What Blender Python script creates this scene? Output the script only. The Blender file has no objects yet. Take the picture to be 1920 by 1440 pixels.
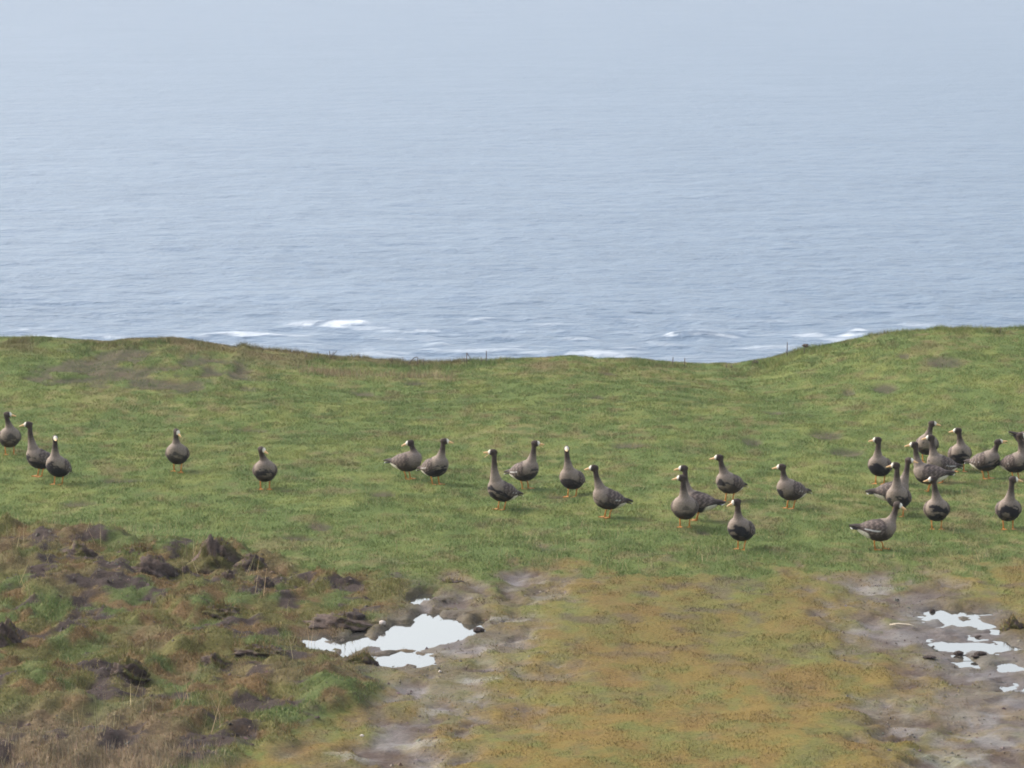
import bpy, math, random
import numpy as np
from mathutils import Vector, Matrix

random.seed(7)
RNG = np.random.default_rng(11)
R = math.radians
scene = bpy.context.scene
COL = scene.collection

# ------------------------------------------------------------------ camera
F_PX, IMG_W, IMG_H = 9134.0, 1920.0, 1440.0      # long lens, in pixels of a 1920 wide frame
CAM_Z, TILT = 7.8, R(5.44)
SEA_Z = -42.0
cam_data = bpy.data.cameras.new('camera')
cam = bpy.data.objects.new('camera', cam_data)
COL.objects.link(cam)
cam.location = (0, 0, CAM_Z)
cam.rotation_euler = (math.pi / 2 - TILT, 0, 0)
cam_data.sensor_width = 36.0
cam_data.lens = 36.0 * F_PX / IMG_W
cam_data.clip_start = 0.5
cam_data.clip_end = 80000.0
scene.camera = cam

# ------------------------------------------------------------------ sky, sun, exposure
SUN_EL, SUN_AZ = R(38), R(-62)                   # azimuth from +Y, negative is to the left
world = bpy.data.worlds.new('World')
scene.world = world
world.use_nodes = True
nt = world.node_tree
nt.nodes.clear()
sky = nt.nodes.new('ShaderNodeTexSky')
sky.sky_type = 'NISHITA'
sky.sun_disc = False
sky.sun_elevation = SUN_EL
sky.sun_rotation = SUN_AZ
sky.air_density = 1.0
sky.dust_density = 4.0
sky.ozone_density = 1.0
hsv = nt.nodes.new('ShaderNodeHueSaturation')    # a thin even cloud cover greys the blue
hsv.inputs['Saturation'].default_value = 0.53
bg = nt.nodes.new('ShaderNodeBackground')
bg.inputs['Strength'].default_value = 0.15
wo = nt.nodes.new('ShaderNodeOutputWorld')
nt.links.new(sky.outputs[0], hsv.inputs['Color'])
nt.links.new(hsv.outputs[0], bg.inputs['Color'])
nt.links.new(bg.outputs[0], wo.inputs['Surface'])

sun_data = bpy.data.lights.new('sun', 'SUN')
sun_data.energy = 0.8
sun_data.angle = R(40)
sun_data.color = (1.0, 0.96, 0.9)
sun = bpy.data.objects.new('sun', sun_data)
COL.objects.link(sun)
sd = Vector((math.sin(SUN_AZ) * math.cos(SUN_EL), math.cos(SUN_AZ) * math.cos(SUN_EL), math.sin(SUN_EL)))
sun.rotation_euler = sd.to_track_quat('Z', 'Y').to_euler()
sun.location = (-30, 20, 60)

scene.view_settings.view_transform = 'Standard'
scene.view_settings.look = 'None'
scene.view_settings.exposure = 1.5
scene.view_settings.gamma = 1.0
scene.render.engine = 'CYCLES'
scene.cycles.use_denoising = True
scene.cycles.filter_width = 1.8
scene.cycles.max_bounces = 5
scene.cycles.diffuse_bounces = 2
scene.cycles.glossy_bounces = 3
scene.cycles.sample_clamp_indirect = 4.0

# ------------------------------------------------------------------ maths helpers
def ray(px, py):
    a, b = (px - IMG_W / 2) / F_PX, (IMG_H / 2 - py) / F_PX
    return np.array([a, math.cos(TILT) + b * math.sin(TILT), -math.sin(TILT) + b * math.cos(TILT)])

def ground_point(px, py, z=0.0):
    d = ray(px, py)
    t = (z - CAM_Z) / d[2]
    return d[0] * t, d[1] * t

def px_per_m(y):
    return F_PX / y

def lattice(ix, iy, seed):
    h = (ix.astype(np.int64) * 374761393 + iy.astype(np.int64) * 668265263 + seed * 974634777) & 0xffffffff
    h = ((h ^ (h >> 13)) * 1274126177) & 0xffffffff
    h = h ^ (h >> 16)
    return (h & 0xffff) / 65535.0

def vnoise(x, y, seed=0):
    ix, iy = np.floor(x), np.floor(y)
    fx, fy = x - ix, y - iy
    fx = fx * fx * fx * (fx * (fx * 6 - 15) + 10)
    fy = fy * fy * fy * (fy * (fy * 6 - 15) + 10)
    ix, iy = ix.astype(np.int64), iy.astype(np.int64)
    a, b = lattice(ix, iy, seed), lattice(ix + 1, iy, seed)
    c, d = lattice(ix, iy + 1, seed), lattice(ix + 1, iy + 1, seed)
    return (a + (b - a) * fx) * (1 - fy) + (c + (d - c) * fx) * fy

def fbm(x, y, seed=0, octaves=4, gain=0.5):
    s, a, n = 0.0, 1.0, 0.0
    c, sn = math.cos(0.6), math.sin(0.6)
    for o in range(octaves):
        s = s + a * vnoise(x, y, seed + o * 17)
        n += a
        a *= gain
        x, y = (x * c - y * sn) * 2.03 + 3.1, (x * sn + y * c) * 2.03 - 1.7
    return s / n          # 0..1, mean 0.5

def smooth(a, b, v):
    t = np.clip((v - a) / (b - a), 0, 1)
    return t * t * (3 - 2 * t)

def poly_sdf(pts, x, y):
    """signed distance, negative inside"""
    pts = np.array(pts)
    n = len(pts)
    d2 = np.full(x.shape, 1e12)
    inside = np.zeros(x.shape, bool)
    for i in range(n):
        ax, ay = pts[i]
        bx, by = pts[(i + 1) % n]
        ex, ey = bx - ax, by - ay
        wx, wy = x - ax, y - ay
        t = np.clip((wx * ex + wy * ey) / (ex * ex + ey * ey + 1e-12), 0, 1)
        d2 = np.minimum(d2, (wx - ex * t) ** 2 + (wy - ey * t) ** 2)
        cond = ((ay <= y) & (by > y)) | ((by <= y) & (ay > y))
        with np.errstate(divide='ignore', invalid='ignore'):
            xi = ax + (y - ay) * ex / (ey if abs(ey) > 1e-12 else 1e-12)
        inside ^= cond & (x < xi)
    d = np.sqrt(d2)
    return np.where(inside, -d, d)

YS = 4.0   # zones are compared in a plan squeezed along the view, as the ground features run long that way
def plan(pts):
    out = []
    for p in pts:
        gx, gy = ground_point(*p)
        out.append((gx, gy / YS))
    return out

BANK = plan([(-260, 985), (0, 992), (150, 1006), (300, 1018), (370, 1034), (500, 1052), (620, 1080), (760, 1085),
             (785, 1105), (750, 1140), (690, 1165), (620, 1180), (560, 1190), (590, 1212), (690, 1250), (720, 1290),
             (640, 1340), (520, 1395), (380, 1450), (200, 1500), (-300, 1500)])
MUD_LEFT = plan([(785, 1098), (900, 1085), (1010, 1074), (1040, 1088), (1000, 1112), (950, 1150), (1000, 1185),
                 (1010, 1220), (960, 1280), (900, 1340), (850, 1390), (820, 1480), (540, 1480), (640, 1390),
                 (730, 1300), (690, 1250), (590, 1212), (565, 1190), (640, 1160), (760, 1130)])
MUD_RIGHT = plan([(1570, 1088), (1720, 1084), (1790, 1108), (1855, 1136), (1888, 1190), (1960, 1230), (2050, 1480),
                  (1720, 1480), (1690, 1400), (1670, 1340), (1700, 1300), (1640, 1220), (1600, 1150)])
MOSS = plan([(790, 1085), (1010, 1070), (1200, 1066), (1560, 1078), (1720, 1080), (1800, 1068), (1960, 1062), (2200, 1062),
             (2200, 1500), (300, 1500), (480, 1400), (600, 1340), (670, 1280), (560, 1200), (700, 1150)])
POOL_LEFT = plan([(572, 1192), (608, 1183), (625, 1196), (640, 1185), (668, 1178), (700, 1184), (722, 1176), (735, 1165),
                  (770, 1156), (778, 1143), (820, 1141), (850, 1151), (880, 1154), (905, 1160), (912, 1180), (880, 1184),
                  (850, 1195), (815, 1202), (770, 1206), (720, 1205), (690, 1206),
                  (662, 1206), (648, 1222), (628, 1206), (585, 1204)])
POOL_LOWER = plan([(698, 1216), (735, 1209), (775, 1212), (800, 1222), (812, 1237), (770, 1236), (715, 1244), (694, 1228)])
POOL_SMALL = plan([(768, 1116), (783, 1101), (814, 1104), (808, 1118), (785, 1131)])
POOL_RIGHT = plan([(1716, 1144), (1745, 1132), (1790, 1136), (1828, 1136), (1852, 1139), (1870, 1155), (1886, 1180), (1912, 1212), (1850, 1216),
                   (1790, 1213), (1735, 1204), (1722, 1180)])
POOL_FRONT = plan([(1776, 1222), (1790, 1215), (1815, 1222), (1850, 1240), (1905, 1232), (1925, 1240), (1880, 1252), (1800, 1248), (1772, 1240)])
POOL_SIDE = plan([(1868, 1272), (1905, 1268), (1960, 1275), (1985, 1290), (1945, 1298), (1880, 1286)])
SCAR = plan([(40, 735), (90, 700), (110, 683), (250, 680), (330, 684), (470, 690), (500, 725), (380, 735), (250, 740), (120, 735)])
SCUFFS = [(1410, 828, 22, 5), (1548, 817, 34, 6), (1590, 845, 40, 6), (722, 929, 26, 4), (1775, 713, 40, 7), (600, 990, 22, 4),
          (1660, 738, 24, 6), (1590, 737, 14, 4), (1695, 700, 14, 4), (1185, 835, 40, 4), (470, 800, 30, 3), (1140, 690, 16, 3),
          (680, 728, 24, 4), (1120, 742, 16, 3), (1030, 655, 20, 3), (780, 705, 22, 3), (1320, 1000, 16, 3), (150, 945, 40, 4),
          (1850, 838, 10, 3), (1360, 870, 10, 3), (1450, 770, 25, 3), (1060, 930, 50, 3), (230, 900, 40, 3), (560, 1010, 30, 3)]
SCUFF_PLAN = []
for (sx, sy, sw, sh) in SCUFFS:
    gx, gy = ground_point(sx, sy)
    _, gy2 = ground_point(sx, sy - sh)
    SCUFF_PLAN.append((gx, gy, sw / px_per_m(gy), abs(gy2 - gy)))

# skyline of the clifftop: pixel rows in the photograph turned into heights of the ground at the edge
Y_EDGE = 87.2
EDGE_PX = [(-700, 632), (-200, 634), (0, 636), (60, 635), (120, 640), (200, 643), (240, 638), (330, 638), (380, 645), (440, 655), (451, 651), (470, 658),
           (560, 666), (640, 673), (760, 681), (850, 682), (950, 676), (1050, 670), (1075, 669), (1120, 675), (1180, 676), (1250, 681),
           (1300, 685), (1380, 685), (1430, 677), (1500, 661), (1570, 646), (1640, 631), (1700, 623), (1770, 618), (1920, 617), (2300, 612), (2700, 625)]
EDGE_X, EDGE_Z = [], []
for (ex, ey) in EDGE_PX:
    d = ray(ex, ey + 3)
    t = Y_EDGE / d[1]
    EDGE_X.append(d[0] * t)
    EDGE_Z.append(CAM_Z + d[2] * t)

POOL_LEVEL = -0.065
ISLAND = ground_point(1768, 1176)

def zones(x, y):
    """weights of each kind of ground at plan points"""
    Y = y / YS
    edge = (fbm(x * 2.4 + y * 0.55, y * 0.85 - x * 1.2, 5, 5, 0.62) - 0.5)
    z = {}
    def soft(poly, w, wob):
        out = np.zeros(x.shape)
        lo, hi = min(q[1] for q in poly) * YS - 6, max(q[1] for q in poly) * YS + 6
        k = (y > lo) & (y < hi)
        if k.any():
            out[k] = 1 - smooth(-w, w, poly_sdf(poly, x[k], Y[k]) + edge[k] * wob)
        return out
    z['bank'] = soft(BANK, 0.12, 0.5)
    z['mud'] = np.maximum(soft(MUD_LEFT, 0.42, 1.9), soft(MUD_RIGHT, 0.42, 1.9)) * (1 - z['bank'])
    z['mud'] = z['mud'] * np.maximum(np.where(x > 3, 0.75, 0.55), smooth(0.36, 0.52, fbm(x * 2.2 - y * 0.5, y * 0.8 + x * 1.1, 9, 5, 0.6)))
    z['moss'] = soft(MOSS, 0.3, 1.7) * (1 - z['bank'])
    pl = np.full(x.shape, 1e6)
    sel = (y < 64) & (y > 46)
    if sel.any():
        for pp in (POOL_LEFT, POOL_LOWER, POOL_SMALL, POOL_RIGHT, POOL_FRONT, POOL_SIDE):
            pl[sel] = np.minimum(pl[sel], poly_sdf(pp, x[sel], Y[sel]))
    z['pool_d'] = pl
    sc = soft(SCAR, 0.1, 0.7)
    sn = fbm(x * 2.0, y * 1.0, 33, 4)
    s = sc * smooth(0.36, 0.52, sn)
    for (gx, gy, rx, ry) in SCUFF_PLAN:
        q = ((x - gx) / rx) ** 2 + ((y - gy) / (ry + 0.15)) ** 2
        s = np.maximum(s, (1 - smooth(0.3, 1.3, q + edge * 1.6)))
    z['soil'] = s
    return z

def height(x, y, zn=None):
    if zn is None:
        zn = zones(x, y)
    # broad shape
    ze = np.interp(x, EDGE_X, EDGE_Z)
    w = smooth(73.5, Y_EDGE, y)
    h = ze * w
    near = np.clip(1 - y / 42.0, 0, 3)
    h = h + 6.2 * np.minimum(near, 1) ** 2 + 1.5 * np.maximum(near - 1, 0)
    drop = np.maximum(y - (Y_EDGE + 0.3), 0)
    h = h - np.where(drop < 5, 0.10 * drop ** 2, 2.5 + 1.15 * (drop - 5))
    h = np.maximum(h, SEA_Z - 3 - 0.0 * y)
    field = smooth(38, 46, y) * (1 - smooth(95, 105, y))
    h = h + field * (0.14 * (fbm(x * 0.35, y * 0.2, 1, 3) - 0.5) + 0.05 * (fbm(x * 2.2, y * 1.1, 2, 4) - 0.5)) * (1 - zn['mud']) * (1 - 0.5 * smooth(80, 86, y))
    # dug bank of turf and peat
    b = zn['bank']
    lump = fbm(x * 1.7, y * 0.75, 21, 4, 0.55)
    ridge = 1 - np.abs(2 * fbm(x * 2.4, y * 1.0, 24, 3) - 1)
    b = b * smooth(0.0, 0.7, zn['pool_d'])
    h = h + b * (0.03 + 0.36 * np.maximum(lump - 0.36, -0.06) + 0.08 * (ridge - 0.6) + 0.11 * (fbm(x * 7, y * 3.6, 28, 4, 0.6) - 0.5))
    # mud is lower and poached, track centre a little crowned
    m = zn['mud']
    h = h - 0.05 * m + m * (0.075 * (fbm(x * 4.2, y * 2.4, 41, 5, 0.68) - 0.5))
    h = h + 0.05 * zn['moss'] * (1 - m) * (fbm(x * 1.2, y * 0.6, 51, 3))
    # pools sink below the water level
    pd = zn['pool_d'] + 0.25 * (fbm(x * 6.0, y * 2.6, 61, 4) - 0.5)
    inside = 1 - smooth(-0.06, 0.05, pd)
    rim = 1 - smooth(0.05, 0.32, pd)
    bowl = np.full(x.shape, POOL_LEVEL - 0.045)
    # the right hand pools are a film over trodden mud, with islands
    ix, iy = ISLAND
    isl = 0.040 * np.exp(-((x - ix) / 0.33) ** 2 - ((y - iy) / 0.8) ** 2)
    bowl = np.where(x > 3, POOL_LEVEL - 0.014 + 0.11 * (fbm(x * 6.5, y * 2.6, 66, 4, 0.6) - 0.47) + isl, bowl)
    lip = np.maximum(h, POOL_LEVEL + 0.008 + 0.02 * fbm(x * 5, y * 2, 63, 3))
    h = np.where(y < 64, h * (1 - rim) + rim * lip, h)
    h = h * (1 - inside) + bowl * inside
    h = h - 0.035 * zn['soil'] * smooth(44, 50, y) + zn['soil'] * 0.05 * (fbm(x * 7, y * 4, 71, 3) - 0.5)
    return h

# ------------------------------------------------------------------ material helpers
def new_mat(name):
    m = bpy.data.materials.new(name)
    m.use_nodes = True
    return m, m.node_tree, m.node_tree.nodes['Principled BSDF']

def node(tree, kind, **kw):
    n = tree.nodes.new(kind)
    for k, v in kw.items():
        setattr(n, k, v)
    return n

def mat_attr(name, attr, rough=0.8, spec=0.2, noise_scale=None, noise_amt=0.3, rough_attr=None, bump=0.0, bump_dist=0.01, detail=4):
    m, t, p = new_mat(name)
    a = node(t, 'ShaderNodeAttribute', attribute_name=attr)
    out = a.outputs['Color']
    if noise_scale:
        tc = node(t, 'ShaderNodeTexCoord')
        nz = node(t, 'ShaderNodeTexNoise')
        nz.inputs['Scale'].default_value = noise_scale
        nz.inputs['Detail'].default_value = detail
        nz.inputs['Roughness'].default_value = 0.65
        t.links.new(tc.outputs['Object'], nz.inputs['Vector'])
        mr = node(t, 'ShaderNodeMapRange')
        mr.inputs['From Min'].default_value = 0.25
        mr.inputs['From Max'].default_value = 0.75
        mr.inputs['To Min'].default_value = 1 - noise_amt
        mr.inputs['To Max'].default_value = 1 + noise_amt
        t.links.new(nz.outputs['Fac'], mr.inputs['Value'])
        vm = node(t, 'ShaderNodeVectorMath', operation='SCALE')
        t.links.new(out, vm.inputs[0])
        t.links.new(mr.outputs[0], vm.inputs['Scale'])
        out = vm.outputs[0]
        if bump:
            bp = node(t, 'ShaderNodeBump')
            bp.inputs['Strength'].default_value = bump
            bp.inputs['Distance'].default_value = bump_dist
            t.links.new(nz.outputs['Fac'], bp.inputs['Height'])
            t.links.new(bp.outputs[0], p.inputs['Normal'])
    t.links.new(out, p.inputs['Base Color'])
    p.inputs['Roughness'].default_value = rough
    p.inputs['Specular IOR Level'].default_value = spec
    if rough_attr:
        ra = node(t, 'ShaderNodeAttribute', attribute_name=rough_attr)
        sep = node(t, 'ShaderNodeSeparateColor')
        t.links.new(ra.outputs['Color'], sep.inputs[0])
        t.links.new(sep.outputs[0], p.inputs['Roughness'])
        t.links.new(sep.outputs[1], p.inputs['Specular IOR Level'])
    return m

def mat_plain(name, col, rough=0.6, spec=0.3, noise_scale=20.0, noise_amt=0.25):
    m, t, p = new_mat(name)
    tc = node(t, 'ShaderNodeTexCoord')
    nz = node(t, 'ShaderNodeTexNoise')
    nz.inputs['Scale'].default_value = noise_scale
    nz.inputs['Detail'].default_value = 4
    t.links.new(tc.outputs['Object'], nz.inputs['Vector'])
    mx = node(t, 'ShaderNodeMix', data_type='RGBA')
    mx.inputs['A'].default_value = (*[c * (1 - noise_amt) for c in col], 1)
    mx.inputs['B'].default_value = (*[min(1, c * (1 + noise_amt)) for c in col], 1)
    t.links.new(nz.outputs['Fac'], mx.inputs['Factor'])
    t.links.new(mx.outputs['Result'], p.inputs['Base Color'])
    p.inputs['Roughness'].default_value = rough
    p.inputs['Specular IOR Level'].default_value = spec
    return m

# ------------------------------------------------------------------ mesh helpers
def fast_mesh(name, co, faces, n_side, smooth_shade=True):
    me = bpy.data.meshes.new(name)
    co = np.ascontiguousarray(co, dtype=np.float32)
    faces = np.ascontiguousarray(faces, dtype=np.int32)
    me.vertices.add(len(co))
    me.vertices.foreach_set('co', co.ravel())
    me.loops.add(faces.size)
    me.loops.foreach_set('vertex_index', faces.ravel())
    me.polygons.add(len(faces))
    me.polygons.foreach_set('loop_start', np.arange(0, faces.size, n_side, dtype=np.int32))
    me.polygons.foreach_set('use_smooth', np.full(len(faces), smooth_shade, dtype=bool))
    me.update(calc_edges=True)
    return me

def set_color(me, attr, col):
    a = me.color_attributes.new(attr, 'FLOAT_COLOR', 'POINT')
    c = np.ones((len(me.vertices), 4), dtype=np.float32)
    c[:, :3] = col
    a.data.foreach_set('color', c.ravel())

def link(name, me, mat=None, parent=None):
    o = bpy.data.objects.new(name, me)
    COL.objects.link(o)
    if mat is not None and me is not None:
        if len(me.materials) == 0:
            me.materials.append(mat)
    if parent is not None:
        o.parent = parent
    return o

def tag(o, label=None, category=None, group=None, kind=None):
    if label: o['label'] = label
    if category: o['category'] = category
    if group: o['group'] = group
    if kind: o['kind'] = kind
    return o

def mix(a, b, w):
    w = np.asarray(w)[..., None]
    return np.asarray(a) * (1 - w) + np.asarray(b) * w

# ------------------------------------------------------------------ ground colours (true surface colours)
C = {k: np.array(v) for k, v in dict(
    green=(0.110, 0.146, 0.042), lime=(0.162, 0.180, 0.052), deep=(0.080, 0.110, 0.035), straw=(0.30, 0.245, 0.115),
    peat=(0.042, 0.031, 0.026), soil=(0.070, 0.050, 0.040), mud=(0.088, 0.069, 0.056), grit=(0.135, 0.121, 0.105),
    ochre=(0.146, 0.107, 0.034), olive=(0.120, 0.110, 0.034), rust=(0.175, 0.100, 0.045), dead=(0.160, 0.115, 0.060)).items()}

def field_colour(x, y):
    a = fbm(x * 1.6, y * 0.75, 101, 5, 0.6)
    b = fbm(x * 5.2, y * 2.2, 107, 4, 0.6)
    c = fbm(x * 0.35, y * 0.2, 113, 3)
    col = mix(C['green'], C['lime'], smooth(0.40, 0.68, a * 0.6 + b * 0.4))
    col = mix(col, C['deep'], smooth(0.54, 0.74, fbm(x * 2.8, y * 1.2, 127, 5, 0.6)) * 0.6)
    col = mix(col, C['green'] * 0.86, (1 - smooth(59, 67, y)) * 0.6)
    col = mix(col, C['straw'] * 0.75, smooth(0.56, 0.76, b * 0.6 + c * 0.4) * 0.55)
    col = mix(col, C['dead'], smooth(0.56, 0.76, fbm(x * 3.0, y * 1.3, 131, 5, 0.6)) * 0.5)
    col = mix(col, C['dead'], smooth(83.5, 86.5, y) * smooth(0.45, 0.6, fbm(x * 0.9, y * 0.5, 137, 3)) * 0.6 * (x < 1))
    return col

def bank_colour(x, y):
    a = fbm(x * 1.5, y * 0.7, 151, 4)
    b = fbm(x * 3.5, y * 1.5, 157, 4)
    col = mix(C['olive'] * 1.25, C['green'], smooth(0.48, 0.68, a))
    col = mix(col, C['rust'], smooth(0.50, 0.66, b) * 0.8)
    col = mix(col, C['dead'], smooth(0.52, 0.68, fbm(x * 1.0, y * 0.5, 163, 3)) * 0.6)
    # brown dead grass in the near corner and along the far rim of the bank
    gx, gy = ground_point(110, 1425)
    q = np.sqrt(((x - gx) / 1.4) ** 2 + ((y - gy) / 2.6) ** 2)
    col = mix(col, np.array((0.19, 0.138, 0.080)), (1 - smooth(0.5, 1.3, q)) * 0.85)
    return col

def moss_colour(x, y):
    a = fbm(x * 1.2, y * 0.5, 171, 5, 0.6)
    b = fbm(x * 4.5, y * 1.8, 177, 4, 0.6)
    col = mix(C['olive'] * 1.05, C['ochre'], smooth(0.36, 0.62, a * 0.5 + b * 0.5))
    near = 1 - smooth(46, 54, y)
    col = mix(col, np.array((0.182, 0.122, 0.036)), near * 0.6 * smooth(0.36, 0.58, b))
    col = mix(col, C['green'], smooth(0.52, 0.72, fbm(x * 1.5, y * 0.8, 181, 5, 0.6)) * 0.35)
    col = mix(col, C['rust'] * 0.85, smooth(0.48, 0.68, fbm(x * 2.6, y * 1.1, 183, 5, 0.6)) * 0.35)
    col = mix(col, C['mud'], smooth(0.52, 0.72, fbm(x * 3.2, y * 1.5, 187, 5, 0.6)) * 0.6 * (0.4 + 0.6 * smooth(48, 56, y)))
    return col

def bare_bank(x, y):
    """where peat shows on the bank"""
    n = fbm(x * 2.7, y * 1.25, 191, 5, 0.6)
    return smooth(0.555, 0.635, n)

def ground_colour(x, y, zn):
    col = field_colour(x, y) * 0.8
    mo = moss_colour(x, y) * 0.9
    col = mix(col, mo, zn['moss'])
    mud = mix(C['mud'], C['soil'], smooth(0.42, 0.6, fbm(x * 4.6, y * 2.2, 201, 5, 0.65)) * 0.9)
    mud = mix(mud, moss_colour(x, y) * 0.9, smooth(0.50, 0.66, fbm(x * 2.2, y * 0.9, 205, 5, 0.6)) * 0.55)
    mud = mix(mud, C['grit'], smooth(0.54, 0.70, fbm(x * 3.0, y * 1.6, 207, 5, 0.6)) * 0.7)
    col = mix(col, mud, zn['mud'])
    bk = mix(bank_colour(x, y) * 0.7, C['peat'], np.maximum(bare_bank(x, y), 0.25))
    col = mix(col, bk, zn['bank'])
    wetrim = 1 - smooth(-0.02, 0.30, zn['pool_d'])
    col = mix(col, C['peat'] * 1.25, wetrim * 0.6)
    so = mix(C['peat'], C['soil'], smooth(0.4, 0.6, fbm(x * 5, y * 3, 211, 3)))
    col = mix(col, so, zn['soil'] * 0.75)
    cliff = smooth(92, 97, y)
    col = mix(col, np.array((0.13, 0.11, 0.09)), cliff)
    return col

# ------------------------------------------------------------------ ground mesh
def axis_out(lo, hi, n, power):
    t = np.linspace(0, 1, n + 1)[1:]
    return lo + (hi - lo) * t ** power

xs = np.concatenate([-axis_out(11.4, 900, 22, 3)[::-1], np.arange(-11.4, 11.41, 0.06), axis_out(11.4, 900, 22, 3)])
ys = np.concatenate([np.linspace(-60, 42.5, 34), np.arange(42.6, 62, 0.06), np.arange(62, 85.5, 0.105), np.arange(85.5, 90, 0.09), np.linspace(90.2, 132, 30)])
GX, GY = np.meshgrid(xs, ys)
gx, gy = GX.ravel(), GY.ravel()
Zn = zones(gx, gy)
gz = height(gx, gy, Zn)
gcol = ground_colour(gx, gy, Zn)
wet = np.clip(Zn['mud'] * smooth(0.44, 0.60, fbm(gx * 1.5, gy * 0.8, 221, 4)), 0, 1)
wet = np.maximum(wet, Zn['mud'] * (1 - smooth(0.0, 0.35, Zn['pool_d'])))
wet *= 0.7
for (wx_, wy_, ww_, wh_) in [(1700, 1366, 40, 9), (1800, 1416, 90, 14), (1900, 1312, 30, 7), (780, 1392, 60, 9), (660, 1418, 60, 10), (880, 1216, 60, 10), (1740, 1150, 60, 14),
                             (1810, 1208, 60, 12), (950, 1160, 40, 9), (900, 1275, 40, 7), (820, 1330, 50, 8), (1850, 1260, 60, 10), (1640, 1100, 60, 8), (960, 1085, 30, 6)]:
    ex_, ey_ = ground_point(wx_, wy_)
    _, ey2_ = ground_point(wx_, wy_ - wh_)
    qq = ((gx - ex_) / (ww_ / px_per_m(ey_))) ** 2 + ((gy - ey_) / (ey2_ - ey_)) ** 2
    wet = np.maximum(wet, 0.95 * (1 - smooth(0.2, 1.2, qq + (fbm(gx * 6, gy * 3, 225, 4, 0.6) - 0.5) * 2.4)))
surf = np.zeros((len(gx), 3))
surf[:, 0] = 0.88 - 0.38 * wet
surf[:, 1] = 0.04 + 0.28 * wet
ny, nx = GX.shape
idx = np.arange(nx * ny).reshape(ny, nx)
quads = np.stack([idx[:-1, :-1], idx[:-1, 1:], idx[1:, 1:], idx[1:, :-1]], -1).reshape(-1, 4)
# normals of the whole sheet, so that its pieces shade without seams
P3 = np.stack([gx, gy, gz], 1)
fn = np.cross(P3[quads[:, 1]] - P3[quads[:, 0]], P3[quads[:, 3]] - P3[quads[:, 0]])
vn = np.zeros_like(P3)
for k in range(4):
    np.add.at(vn, quads[:, k], fn)
vn /= np.linalg.norm(vn, axis=1)[:, None]
qm, qb = Zn['mud'][quads].mean(1), Zn['bank'][quads].mean(1)
qo = Zn['moss'][quads].mean(1)
qx = gx[quads].mean(1)
face_kind = np.zeros(len(quads), int)
face_kind[qo > 0.5] = 3
face_kind[(qm > 0.5) & (qx < 3)] = 1
face_kind[(qm > 0.5) & (qx >= 3)] = 2
face_kind[qb > 0.5] = 4
M_GROUND = mat_attr('ground_earth', 'base', noise_scale=28.0, noise_amt=0.45, rough_attr='surface', bump=0.6, bump_dist=0.03, detail=6)

def ground_piece(name, kind, label):
    q = quads[face_kind == kind]
    used, inv = np.unique(q, return_inverse=True)
    me = fast_mesh(name, P3[used], inv.reshape(-1, 4), 4)
    set_color(me, 'base', gcol[used])
    set_color(me, 'surface', surf[used])
    me.normals_split_custom_set_from_vertices(vn[used])
    return tag(link(name, me, M_GROUND), label, None, None, 'structure')

ground_piece('ground', 0, 'grazed green clifftop pasture falling away to the sea')
ground_piece('muddy_track', 1, 'poached muddy wheel track beside the turf bank')
ground_piece('muddy_track', 2, 'wet muddy wheel track at the right edge')
ground_piece('mossy_ground', 3, 'ochre mossy ground between the muddy wheel tracks')
ground_piece('earth_bank', 4, 'lumpy bank of dug turf and dark peat')

# ------------------------------------------------------------------ pools
def mat_water(name, tint, rough):
    m, t, p = new_mat(name)
    p.inputs['Base Color'].default_value = (*tint, 1)
    p.inputs['Roughness'].default_value = rough
    p.inputs['IOR'].default_value = 1.333
    tc = node(t, 'ShaderNodeTexCoord')
    nz = node(t, 'ShaderNodeTexNoise')
    nz.inputs['Scale'].default_value = 3.0
    t.links.new(tc.outputs['Object'], nz.inputs['Vector'])
    bp = node(t, 'ShaderNodeBump')
    bp.inputs['Strength'].default_value = 0.05
    bp.inputs['Distance'].default_value = 0.01
    t.links.new(nz.outputs['Fac'], bp.inputs['Height'])
    t.links.new(bp.outputs[0], p.inputs['Normal'])
    return m
M_POOL = mat_water('pool_water', (0.045, 0.042, 0.036), 0.03)

POOL_COUNT = [0]
def pool(poly, label, also=None):
    POOL_COUNT[0] += 1      # each pool lies a few millimetres off its neighbours' level
    pts = np.array(poly + (also or []))
    x0, x1 = pts[:, 0].min() - 0.25, pts[:, 0].max() + 0.25
    y0, y1 = pts[:, 1].min() * YS - 0.7, pts[:, 1].max() * YS + 0.7
    ax, ay = np.arange(x0, x1, 0.05), np.arange(y0, y1, 0.12)
    X, Y = np.meshgrid(ax, ay)
    sdv = poly_sdf(poly, X.ravel(), Y.ravel() / YS)
    if also:
        sdv = np.minimum(sdv, poly_sdf(also, X.ravel(), Y.ravel() / YS))
    nyy, nxx = X.shape
    ii = np.arange(nxx * nyy).reshape(nyy, nxx)
    q = np.stack([ii[:-1, :-1], ii[:-1, 1:], ii[1:, 1:], ii[1:, :-1]], -1).reshape(-1, 4)
    q = q[(sdv[q] < 0.16).all(1)]
    used, inv = np.unique(q, return_inverse=True)
    co = np.stack([X.ravel(), Y.ravel(), np.full(X.size, POOL_LEVEL - 0.003 * POOL_COUNT[0] + 0.01)], 1)[used]
    me = fast_mesh('puddle', co, inv.reshape(-1, 4), 4)
    return tag(link('puddle', me, M_POOL), label, None, None, 'structure')

pool(POOL_LEFT, 'large bright puddle lying against the turf bank', POOL_LOWER)
pool(POOL_SMALL, 'tiny puddle just beyond the large puddle')
pool(POOL_RIGHT, 'ragged puddle under the grassy lip of the right track')
pool(POOL_FRONT, 'shallow puddle among mud lumps in the right track')
pool(POOL_SIDE, 'thin puddle cut by the right edge of the frame')

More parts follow.
